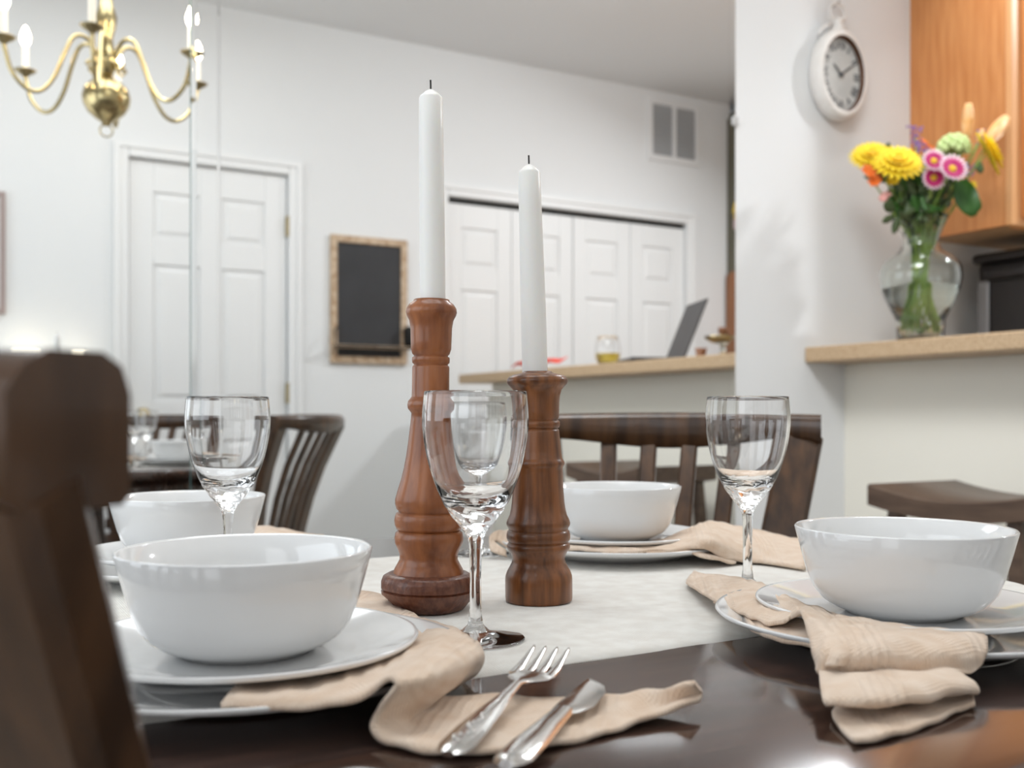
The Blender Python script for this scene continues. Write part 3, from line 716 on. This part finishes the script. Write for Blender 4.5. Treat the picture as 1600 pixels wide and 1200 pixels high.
crw = lathe([(0, 0), (.022, 0), (.018, .012), (.012, .02), (.015, .03), (.012, .038), (0, .040)], 20, M=Matrix.Translation((0, -.025, .130))); obj('crown', crw, M['clockw'], ck, True)
bow = [(.032*cos(a), -.025, .188+.026*sin(a)) for a in [i*2*pi/28 for i in range(29)]]
obj('bow_loop', tube(bow, .0042, 8, cap=False), M['clockw'], ck, True)
sp = bmesh.new()
for s in (-1, 1): tube(crv([(s*.075, -.02, .112), (s*.055, -.02, .135), (s*.03, -.02, .15), (s*.012, -.02, .16), (s*.03, -.02, .17)], 4), .004, 8, sp)
obj('scroll_ornament', sp, M['clockw'], ck, True)
obj('hanging_nail', tube([(0, 0, .212), (0, -.03, .218)], .003, 8), M['iron'], ck)

wc = thing('wall_cabinet', 'orange oak upper kitchen cabinet on the wall right of the clock', 'cabinet', (2.692, YW, 1.463))
obj('side_panel', BX(0, .018, -.33, -.0005, 0, 1.30), M['oak'], wc)
obj('carcass', BX(.018, .90, -.31, -.0005, .012, 1.30), M['oakunder'], wc)
obj('face_frame', BX(0, .05, -.35, -.33, -.002, 1.30, .002), M['oakl'], wc)
obj('bottom_rail', BX(.05, .90, -.348, -.31, -.002, .035, .002), M['oakl'], wc)
dr = bmesh.new(); box(dr, .045, .42, -.368, -.35, .020, 1.28, .003)
dro = obj('door', dr, M['oak'], wc)
obj('inset_panel', BX(.105, .36, -.374, -.366, .085, 1.21, .004), M['oakl'], dro)
dr2 = obj('door', BX(.43, .88, -.368, -.35, .020, 1.28, .003), M['oak'], wc)

# flower vase with water
VC = Pt(1438, 650, 2.89); CT = 1.069+.045
vs_ = thing('glass_vase', 'clear curvy glass vase half full of water on the bar counter', 'vase', (VC.x, VC.y, CT+.0008))
def vk(l): return [(r*.001806, (537-y)*.001806) for r, y in l]
outv = vk([(0, 537), (34, 537), (36, 534), (35, 522), (36, 500), (43, 485), (51, 468), (58, 450), (61, 435), (60, 420), (54, 408), (42, 399), (31, 391), (27, 382), (28, 370), (33, 358), (39, 345), (43, 339)])
inv = [(max(r-.0035, 0), h) for r, h in outv[::-1][:-3]] + [(.05, .012), (0, .012)]
obj('glass_wall', lathe(outv+inv, 64), M['vglass'], vs_, True)
wv = [(0, .0125)] + [(max(r-.0034, 0), h) for r, h in outv[4:] if h < (537-436)*.001806+.001] + [(0, (537-436)*.001806)]
obj('water', lathe(wv, 64), M['water'], vs_, True)

def petal_bm(L, W, cup=.2, n=4, bm=None, Mx=None):
    bm = bm or bmesh.new(); prev = None
    for i in range(n+1):
        t = i/n; w_ = W*math.sin(pi*min(.12+t*.82, 1))**.7/2 if t < 1 else W*.12
        z = cup*L*(t*t)*.6
        row = [Vector((L*t, -w_, z+.12*w_)), Vector((L*t, 0, z)), Vector((L*t, w_, z+.12*w_))]
        if Mx is not None: row = [Mx @ v for v in row]
        row = [bm.verts.new(v) for v in row]
        if prev:
            for a in range(2): bm.faces.new((prev[a], prev[a+1], row[a+1], row[a]))
        prev = row
    return bm
neck = Vector((VC.x, VC.y, CT+.25))
def stemline(head, k):
    a = k*2.4; foot = Vector((VC.x+.052*cos(a), VC.y+.052*sin(a), CT+.02+.02*abs(sin(k*5))))
    nk = neck + Vector((cos(a+2.2)*.022, sin(a+2.2)*.022, random.uniform(-.01, .02)))
    return crv([foot, nk, (nk+head)/2+Vector((0, 0, .01)), head], 6)
stk = 0
def flower(name, label, u, v, z, kind, size, face, group=None, cat='flower'):
    """face: direction the bloom looks at"""
    global stk
    h = Pt(u, v, z); q = Vector(face).to_track_quat('Z', 'Y'); Mx = q.to_matrix().to_4x4()
    t = thing(name, label, cat, h, 0, group); stk += 1
    st = tube([p-h for p in stemline(h-Vector(face).normalized()*.006, stk)], .0022, 7); obj('stem', st, M['stem'], t, True)
    if kind == 'mum':
        bm = bmesh.new()
        for layer, (cnt, rr, el) in enumerate(((22, 1, 8), (20, .85, 24), (16, .66, 42), (12, .45, 60))):
            for i in range(cnt):
                A = Matrix.Rotation(2*pi*(i+.5*(layer % 2))/cnt, 4, 'Z') @ Matrix.Rotation(R(-el), 4, 'Y') @ Matrix.Translation((size*.08, 0, .0))
                petal_bm(size*rr, size*.30, -.25, 3, bm, Mx @ A)
        solid(obj('petals', bm, M['yellow'], t, True), .0008)
        obj('core', lathe([(size*.2, 0), (size*.3, size*.1), (size*.2, size*.28), (0, size*.34)], 16, M=Mx), M['ycore'], t, True)
    elif kind == 'daisy':
        for nm, m_, rr in (('petal_tips', M['pinkw'], 1), ('petals', M['magenta'], .76)):
            bm = bmesh.new()
            for i in range(18):
                petal_bm(size*rr, size*.34, .1, 3, bm, Mx @ Matrix.Translation((0, 0, .0015 if rr < 1 else 0)) @ Matrix.Rotation(2*pi*i/18+(0 if rr < 1 else .0), 4, 'Z') @ Matrix.Rotation(R(-14), 4, 'Y'))
            solid(obj(nm, bm, m_, t, True), .0008)
        obj('core', lathe([(0, .001), (size*.28, .002), (size*.24, .007), (0, .009)], 16, M=Mx), M['ycore'], t, True)
    elif kind == 'puff':
        bm = bmesh.new()
        for i in range(46):
            a = i*2.39996; zf = 1-(i+.5)/46*1.25; r_ = math.sqrt(max(0, 1-zf*zf))
            c = Vector((cos(a)*r_, sin(a)*r_, zf))*size*.75
            bmesh.ops.create_icosphere(bm, subdivisions=1, radius=size*.22, matrix=Matrix.Translation(c))
        obj('florets', bm, M['lime'], t, True)
    elif kind == 'bud':
        bm = bmesh.new()
        for i in range(6):
            petal_bm(size, size*.30, .25, 6, bm, Mx @ Matrix.Rotation(2*pi*i/6, 4, 'Z') @ Matrix.Rotation(R(-76), 4, 'Y'))
        solid(obj('petals', bm, M['peach'], t, True), .001)
    elif kind == 'small':
        bm = bmesh.new()
        for s in range(5):
            c = Vector((random.uniform(-1, 1), random.uniform(-1, 1), random.uniform(-1, 1)))*size*.6
            for i in range(6):
                petal_bm(size*.55, size*.3, .2, 3, bm, Matrix.Translation(c) @ Mx @ Matrix.Rotation(2*pi*i/6, 4, 'Z') @ Matrix.Rotation(R(-25), 4, 'Y'))
        solid(obj('petals', bm, M[{'o': 'orange', 'p': 'pink', 'y': 'yellow'}[face_col]], t, True), .0008)
    elif kind == 'sprig':
        bm = bmesh.new()
        for i in range(34):
            c = Vector((random.gauss(0, .35), random.gauss(0, .35), random.uniform(-.8, 1)))*size
            bmesh.ops.create_icosphere(bm, subdivisions=1, radius=size*.12, matrix=Matrix.Translation(c))
        obj('florets', bm, M['purple'], t, True)
    return t
face_col = 'o'
cf = -Vector((FX+.3, FY-.2, 0))
flower('yellow_bloom', 'yellow bloom at the far left of the bouquet', 1362, 246, 2.85, 'mum', .058, (-.45, -.55, .62), 'yellow blooms in the vase')
flower('yellow_bloom', 'large yellow bloom second from left in the bouquet', 1402, 256, 2.79, 'mum', .066, (-.40, -.60, .62), 'yellow blooms in the vase')
flower('yellow_bloom', 'yellow bloom drooping on the right side of the bouquet', 1543, 240, 2.80, 'mum', .062, (.55, -.75, .45), 'yellow blooms in the vase')
flower('magenta_daisy', 'magenta daisy with pale tips, upper left of the three', 1458, 253, 2.75, 'daisy', .036, (-.45, -.85, .3), 'magenta daisies')
flower('magenta_daisy', 'largest magenta daisy, at the right of the three', 1487, 265, 2.73, 'daisy', .042, (-.4, -.85, .3), 'magenta daisies')
flower('magenta_daisy', 'lowest and darkest of the three magenta daisies', 1458, 278, 2.77, 'daisy', .036, (-.4, -.7, -.05), 'magenta daisies')
flower('green_bloom', 'pale green pompom bloom behind the magenta daisies', 1490, 234, 2.83, 'puff', .050, (0, -.2, 1))
flower('lily_bud', 'upright closed peach lily bud at the top of the bouquet', 1511, 216, 2.87, 'bud', .095, (.0, -.05, 1), 'peach lilies')
flower('lily_bud', 'peach lily leaning right with opening petals', 1544, 222, 2.85, 'bud', .125, (.72, .1, .62), 'peach lilies')
flower('lily_bud', 'small pale peach lily bud between the two larger lilies', 1528, 222, 2.85, 'bud', .04, (.35, -.05, .8), 'peach lilies')
flower('orange_blossom', 'orange blossoms below the left yellow bloom', 1362, 278, 2.82, 'small', .040, (-.6, -.6, .3))
face_col = 'p'; flower('pink_blossom', 'small pink blossoms low on the left of the bouquet', 1378, 308, 2.83, 'small', .026, (-.6, -.6, .3))
face_col = 'y'; flower('small_yellow_blossom', 'small yellow blossoms tucked under the large yellow bloom', 1402, 275, 2.79, 'small', .03, (-.4, -.8, .2))
face_col = 'y'; flower('small_yellow_blossom', 'tiny yellow blossom low on the right of the bouquet', 1521, 292, 2.87, 'small', .016, (-.2, -.8, .2))
flower('purple_statice', 'purple sprig rising behind the large yellow bloom', 1430, 212, 2.91, 'sprig', .030, (0, 0, 1), 'purple sprigs')
flower('purple_statice', 'purple sprig beside the upper left magenta daisy', 1440, 240, 2.85, 'sprig', .028, (0, 0, 1), 'purple sprigs')
flower('purple_statice', 'purple sprig under the peach lilies', 1532, 216, 2.89, 'sprig', .022, (0, 0, 1), 'purple sprigs')
flower('purple_statice', 'purple sprig right of the largest magenta daisy', 1514, 270, 2.85, 'sprig', .026, (0, 0, 1), 'purple sprigs')
face_col = 'o'; flower('orange_blossom', 'orange-red blossoms behind the centre of the bouquet', 1450, 232, 2.89, 'small', .028, (0, -.6, .6))
def leafobj(u, v, z, L, W, d, m, label, grp):
    h = Pt(u, v, z); x = Vector(d).normalized(); y = x.cross(Vector((FX, FY, .2))).normalized(); n = x.cross(y)
    Mx = Matrix(((x.x, y.x, n.x, h.x), (x.y, y.y, n.y, h.y), (x.z, y.z, n.z, h.z), (0, 0, 0, 1)))
    o = obj('leaf', petal_bm(L, W, .25, 6, None, Mx), m, None, True); solid(o, .001); return o
lf = thing('bouquet_foliage', 'green stems and leaves filling the bouquet above the vase rim', 'foliage', (VC.x, VC.y, CT+.26))
def leafp(u, v, z, L, W, d, m):
    h = Pt(u, v, z)-Vector(lf.location); x = Vector(d).normalized(); y = x.cross(Vector((FX, FY, .2))).normalized(); n = x.cross(y)
    Mx = Matrix(((x.x, y.x, n.x, h.x), (x.y, y.y, n.y, h.y), (x.z, y.z, n.z, h.z), (0, 0, 0, 1)))
    solid(obj('leaf', petal_bm(L, W, .25, 6, None, Mx), m, lf, True), .001)
leafp(1500, 282, 2.81, .105, .066, (.25, -.1, -.8), M['leaf']); leafp(1505, 310, 2.81, .06, .05, (.8, -.1, -.35), M['leaf'])
leafp(1535, 258, 2.87, .05, .035, (-.8, -.1, -.4), M['leaf']); leafp(1396, 338, 2.79, .05, .02, (-.8, .1, -.35), M['leafd'])
leafp(1398, 326, 2.79, .045, .032, (-.8, .1, .15), M['leafd']); leafp(1388, 240, 2.88, .03, .02, (-.1, 0, 1), M['leafd'])
for i in range(210):
    v = random.uniform(265, 350); wd = 30+(350-v)*.50; u = 1438+random.uniform(-wd, wd*.9)
    leafp(u, v, VC.dot(Vector((FX, FY, 0)))+random.uniform(-.09, .06), random.uniform(.025, .055), random.uniform(.012, .024), (random.uniform(-.6, .6), random.uniform(-.4, .4), random.uniform(-.2, 1)), M['leafd' if i % 3 else 'leaf'])
for i in range(90):
    v = random.uniform(335, 400); wd = 12+(400-v)*.45; u = 1438+random.uniform(-wd, wd)
    leafp(u, v, VC.dot(Vector((FX, FY, 0)))+random.uniform(-.02, .02), random.uniform(.02, .04), random.uniform(.005, .009), (random.uniform(-.2, .2), random.uniform(-.2, .2), 1), M['leafd' if i % 3 else 'stem'])
for i in range(16):
    head = Pt(1438+random.uniform(-55, 60), random.uniform(265, 300), 2.87); 
    obj('stem', tube([p-Vector(lf.location) for p in stemline(head, i+.5)], .0028, 7), M['stem'], lf, True)

# coffee maker on the kitchen worktop
cm = thing('coffee_maker', 'black coffee maker on the kitchen worktop at the right frame edge', 'coffee maker', (3.04, 1.98, .9405))
obj('body', BX(-.135, .16, -.13, .14, .05, .46, .02, 3), M['blackp'], cm)
obj('base', BX(-.15, .17, -.18, .14, 0, .05, .01, 2), M['blackp'], cm)
obj('back_column', BX(-.13, .16, .02, .14, .04, .14), M['blackp'], cm)
obj('lid', BX(-.155, .165, -.15, .145, .455, .485, .012, 2), M['blackp'], cm)
obj('chrome_side_strip', BX(-.145, -.134, .09, .13, .06, .40, .004), M['greyp'], cm)
obj('side_latch', BX(-.165, -.135, -.05, .09, .40, .43, .004), M['blackp'], cm)
obj('water_tank_cap', lathe([(0, 0), (.03, 0), (.03, .012), (.025, .016), (0, .016)], 32, M=Matrix.Translation((0, 0, .485))), M['blackp'], cm, True)
obj('spout', BX(-.03, .03, -.175, -.13, .24, .32, .008, 2), M['blackp'], cm)
obj('drip_tray', BX(-.07, .07, -.175, -.135, .0505, .06, .003), M['greyp'], cm)

# bar stools
def make_stool():
    t = thing('bar_stool', '', 'stool', (0, 0, 0), 0, 'dark wooden saddle stools')
    bm = bmesh.new(); n = 20; rings = []
    for i in range(n+1):
        a = -1+2*i/n; y = a*.215; top = .748-.026*(1-a*a)**1.0+.0; lo = .698 - .022*(1-a*a)
        q = [(-.165, lo), (.165, lo), (.165, top-.004), (.160, top), (-.160, top), (-.165, top-.004)]
        rings.append([bm.verts.new((x, y, z)) for x, z in q])
    for A, B in zip(rings, rings[1:]):
        for i in range(6): bm.faces.new((A[i], A[(i+1)%6], B[(i+1)%6], B[i]))
    bm.faces.new(rings[0]); bm.faces.new(rings[-1]); auto(obj('saddle_seat', bm, M['stool'], t), 40)
    for sx in (-1, 1):
        for sy in (-1, 1):
            obj('leg', bar([(sx*.13, sy*.155, .69), (sx*.17, sy*.20, 0)], (1, 0, 0), .035, .035, bev=.004), M['stool'], t)
    for sy in (-1, 1): obj('stretcher', bar([(-.155, sy*.185, .25), (.155, sy*.185, .25)], (0, 0, 1), .03, .018), M['stool'], t)
    for sx in (-1, 1): obj('stretcher', bar([(sx*.15, -.18, .35), (sx*.15, .18, .35)], (0, 0, 1), .03, .018), M['stool'], t)
    return t
s1 = make_stool(); s1.location = (2.13, 1.515, 0); s1['label'] = 'dark brown saddle-seat bar stool under the counter at the right'

# ---------------------------------------------------------------- things on the bar counter seen in the mirror
lp = thing('laptop', 'open dark laptop on the bar counter, seen in the mirror', 'laptop', (2.46, 1.30, CT+.001), R(22))
obj('keyboard_base', BX(-.20, 0, -.125, .125, 0, .014, .003), M['screen'], lp)
scn = bmesh.new(); box(scn, -.004, .004, -.125, .125, 0, .235, .002)
for v in scn.verts:
    v.co = Matrix.Translation((.0, 0, .014)) @ Matrix.Rotation(R(22), 4, 'Y') @ v.co
obj('screen_lid', scn, M['screen'], lp)
g = Vector((2.33, 4.4-3.36, CT+.001))
sg = thing('stemless_wine_glass', 'stemless glass of yellow wine on the bar counter, seen in the mirror', 'glass', g)
obj('glass_wall', lathe(fine([(0, 0), (.028, 0), (.040, .008), (.047, .020), (.050, .035), (.0505, .050), (.049, .070), (.045, .092), (.040, .112), (.0388, .112), (.0438, .092), (.0478, .070), (.0493, .050), (.0488, .035), (.0455, .021), (.039, .0105), (.026, .004), (0, .004)], .0005), 40), M['glass'], sg, True)
obj('wine', lathe([(0, .0045), (.026, .0045), (.0388, .0107), (.0453, .0212), (.0486, .035), (.0490, .045), (0, .0452)], 40), M['wine'], sg, True)
pp = obj('paper_sheet', BX(-.12, .12, -.17, .17, 0, .014, .002), M['paper'], None, False, (2.42, .42, CT+.0005)); pp.rotation_euler = (0, 0, R(20)); tag(pp, 'white papers on the bar counter end under a red item, in the mirror', 'paper')
rd = bmesh.new()
grid([[Vector((2.33+.05*j, .26+.055*i, CT+.020+.026*abs(sin(i*1.9+j*1.3))+.008*j)) for j in range(3)] for i in range(7)], 3, 3, rd)
ro = obj('red_cloth', rd, M['red'], None, True); solid(ro, .003, 1); tag(ro, 'crumpled red cloth on white papers on the counter, in the mirror', 'cloth')
cp = thing('small_cup', 'tiny brown cup on the counter right of the laptop, in the mirror', 'cup', (2.42, 1.50, CT+.001))
obj('cup_body', lathe([(0, 0), (.018, 0), (.020, .01), (.017, .02), (.022, .042), (.019, .042), (.014, .02), (0, .012)], 24), M['brownw'], cp, True)
ds = thing('pedestal_dish', 'small brass pedestal dish with a wooden finial by the mirror edge', 'dish', (2.55, 1.47, CT+.001))
obj('glass_base', lathe([(0, 0), (.035, 0), (.035, .01), (.012, .03), (.012, .06), (.03, .066), (0, .066)], 28), M['vglass'], ds, True)
obj('dish', lathe([(0, .066), (.04, .068), (.065, .082), (.07, .092), (.066, .093), (.04, .078), (0, .076)], 36), M['brassd'], ds, True)
obj('finial', lathe([(0, .076), (.014, .078), (.012, .10), (.018, .105), (.018, .125), (0, .127)], 20), M['brownw'], ds, True)

# ---------------------------------------------------------------- things on the door wall, seen in the mirror
cb = thing('chalkboard', 'black chalkboard in a weathered wood frame with a wire ledge, on the door wall', 'chalkboard', (1.848, YB, 1.165))
W2, Hc = .198, .615
obj('slate', BX(-W2+.02, W2-.02, 0, .012, .02, Hc-.02), M['chalk'], cb)
for a, b, c, d in ((-W2, -W2+.033, 0, Hc), (W2-.033, W2, 0, Hc)): obj('frame_side', BX(a, b, 0, .024, c, d, .003), M['drift'], cb)
obj('frame_top', BX(-W2+.033, W2-.033, 0, .024, Hc-.035, Hc, .003), M['drift'], cb)
for i in range(4):
    a = -W2+.033+i*(2*W2-.066)/4; obj('frame_bottom_block', BX(a+.001, a+(2*W2-.066)/4-.001, 0, .022, 0, .035, .003), M['drift'], cb)
for i in range(4):
    a = -W2-.004+i*(2*W2+.008)/4; obj('ledge_slat', BX(a+.001, a+(2*W2+.008)/4-.001, .024, .075, .072, .086, .003), M['drift'], cb)
wr = bmesh.new()
for s in (-1, 1):
    tube(crv([(s*(W2-.03), .026, .17), (s*(W2-.01), .05, .15), (s*(W2), .075, .11), (s*(W2), .078, .079)], 5), .004, 8, wr)
tube([(-W2, .078, .079), (W2, .078, .079)], .004, 8, wr)
obj('wire_ledge_rail', wr, M['iron'], cb)
er = bmesh.new(); box(er, -.02, .03, .03, .068, .087, .175, .012, 2)
for i, xx in enumerate((W2-.005,)):
    pass
er.free()
fs = obj('felt_eraser', BX(W2-.03, W2+.02, .028, .07, 0, .10, .018, 3), M['iron'], None, True, (1.848, YB, 1.165+.0875)); tag(fs, 'black felt eraser standing on the chalkboard ledge at its right end', 'eraser')

vt = thing('wall_vent', 'white return-air vent with grey louvres high on the door wall', 'vent', (3.725, YB, 2.37))
bm = bmesh.new()
for a, b, c, d in ((-.19, -.155, 0, .36), (.155, .19, 0, .36), (-.155, .155, 0, .035), (-.155, .155, .325, .36), (-.012, .012, .035, .325)): box(bm, a, b, 0, .012, c, d, .002)
obj('grille_frame', bm, M['white'], vt)
obj('backing', BX(-.155, .155, 0, .003, .035, .325), M['ventg'], vt)
for i in range(12):
    z_ = .045+i*.0235
    for a, b in ((-.155, -.012), (.012, .155)):
        s = bmesh.new(); box(s, a, b, 0, .011, z_, z_+.004)
        for v in s.verts:
            if v.co.y > .005: v.co.z -= .008
        obj('louvre', s, M['ventg'], vt)

pf_ = thing('framed_picture', 'thin-framed picture on the wall at the left frame edge', 'picture', (-.06, YB, 1.33))
bm = bmesh.new()
for a, b, c, d in ((-.32, -.30, 0, .50), (.30, .32, 0, .50), (-.30, .30, 0, .02), (-.30, .30, .48, .50)): box(bm, a, b, 0, .02, c, d, .002)
obj('frame', bm, M['frame'], pf_); obj('picture_mat', BX(-.30, .30, 0, .010, .02, .48), M['art'], pf_)
shf = thing('wall_shelf', 'narrow white wall shelf below the picture, hidden behind the foreground chair', 'shelf', (.12, YB, 1.11))
obj('board', BX(-.46, .46, 0, .17, 0, .025, .003), M['white'], shf)
for s in (-.3, .3): obj('bracket', BX(s-.01, s+.01, 0, .12, -.06, 0, .003), M['white'], shf)
for x_, r_, lb in ((.33, .050, 'wide glowing ribbed glass holder on the shelf, just above the foreground chair'), (.535, .030, 'small glowing ribbed glass holder right of the wide one')):
    bm = bmesh.new(); n = 48; rings = []
    for rr, hh in ((.85, 0), (1, .012), (1, .045), (.94, .048), (.92, .012), (.7, .006)):
        rings.append([bm.verts.new((r_*rr*cos(2*pi*i/n)*(1+.05*(i % 2)), r_*rr*sin(2*pi*i/n)*(1+.05*(i % 2)), hh)) for i in range(n)])
    for A, B in zip(rings, rings[1:]):
        for i in range(n): bm.faces.new((A[i], A[(i+1)%n], B[(i+1)%n], B[i]))
    bm.faces.new(rings[0]); bm.faces.new(rings[-1])
    o = obj('votive_holder', bm, M['ribbed'], None, False, (x_, YB+.09, 1.1352)); tag(o, lb, 'candle holder', 'glowing glass holders')

pt = thing('pantry_cabinet', 'tall dark olive pantry cabinet in the far corner by the vent, in the mirror', 'cabinet', (XR-.02, 0.10, 0))
obj('body', BX(-.41, .0195, -.39, .30, 0, 2.68), M['pantry'], pt)
obj('door', BX(-.428, -.41, -.385, -.05, .1, 1.25, .004), M['pantry'], pt); obj('upper_door', BX(-.428, -.41, -.385, -.05, 1.26, 1.75, .004), M['brownw'], pt)
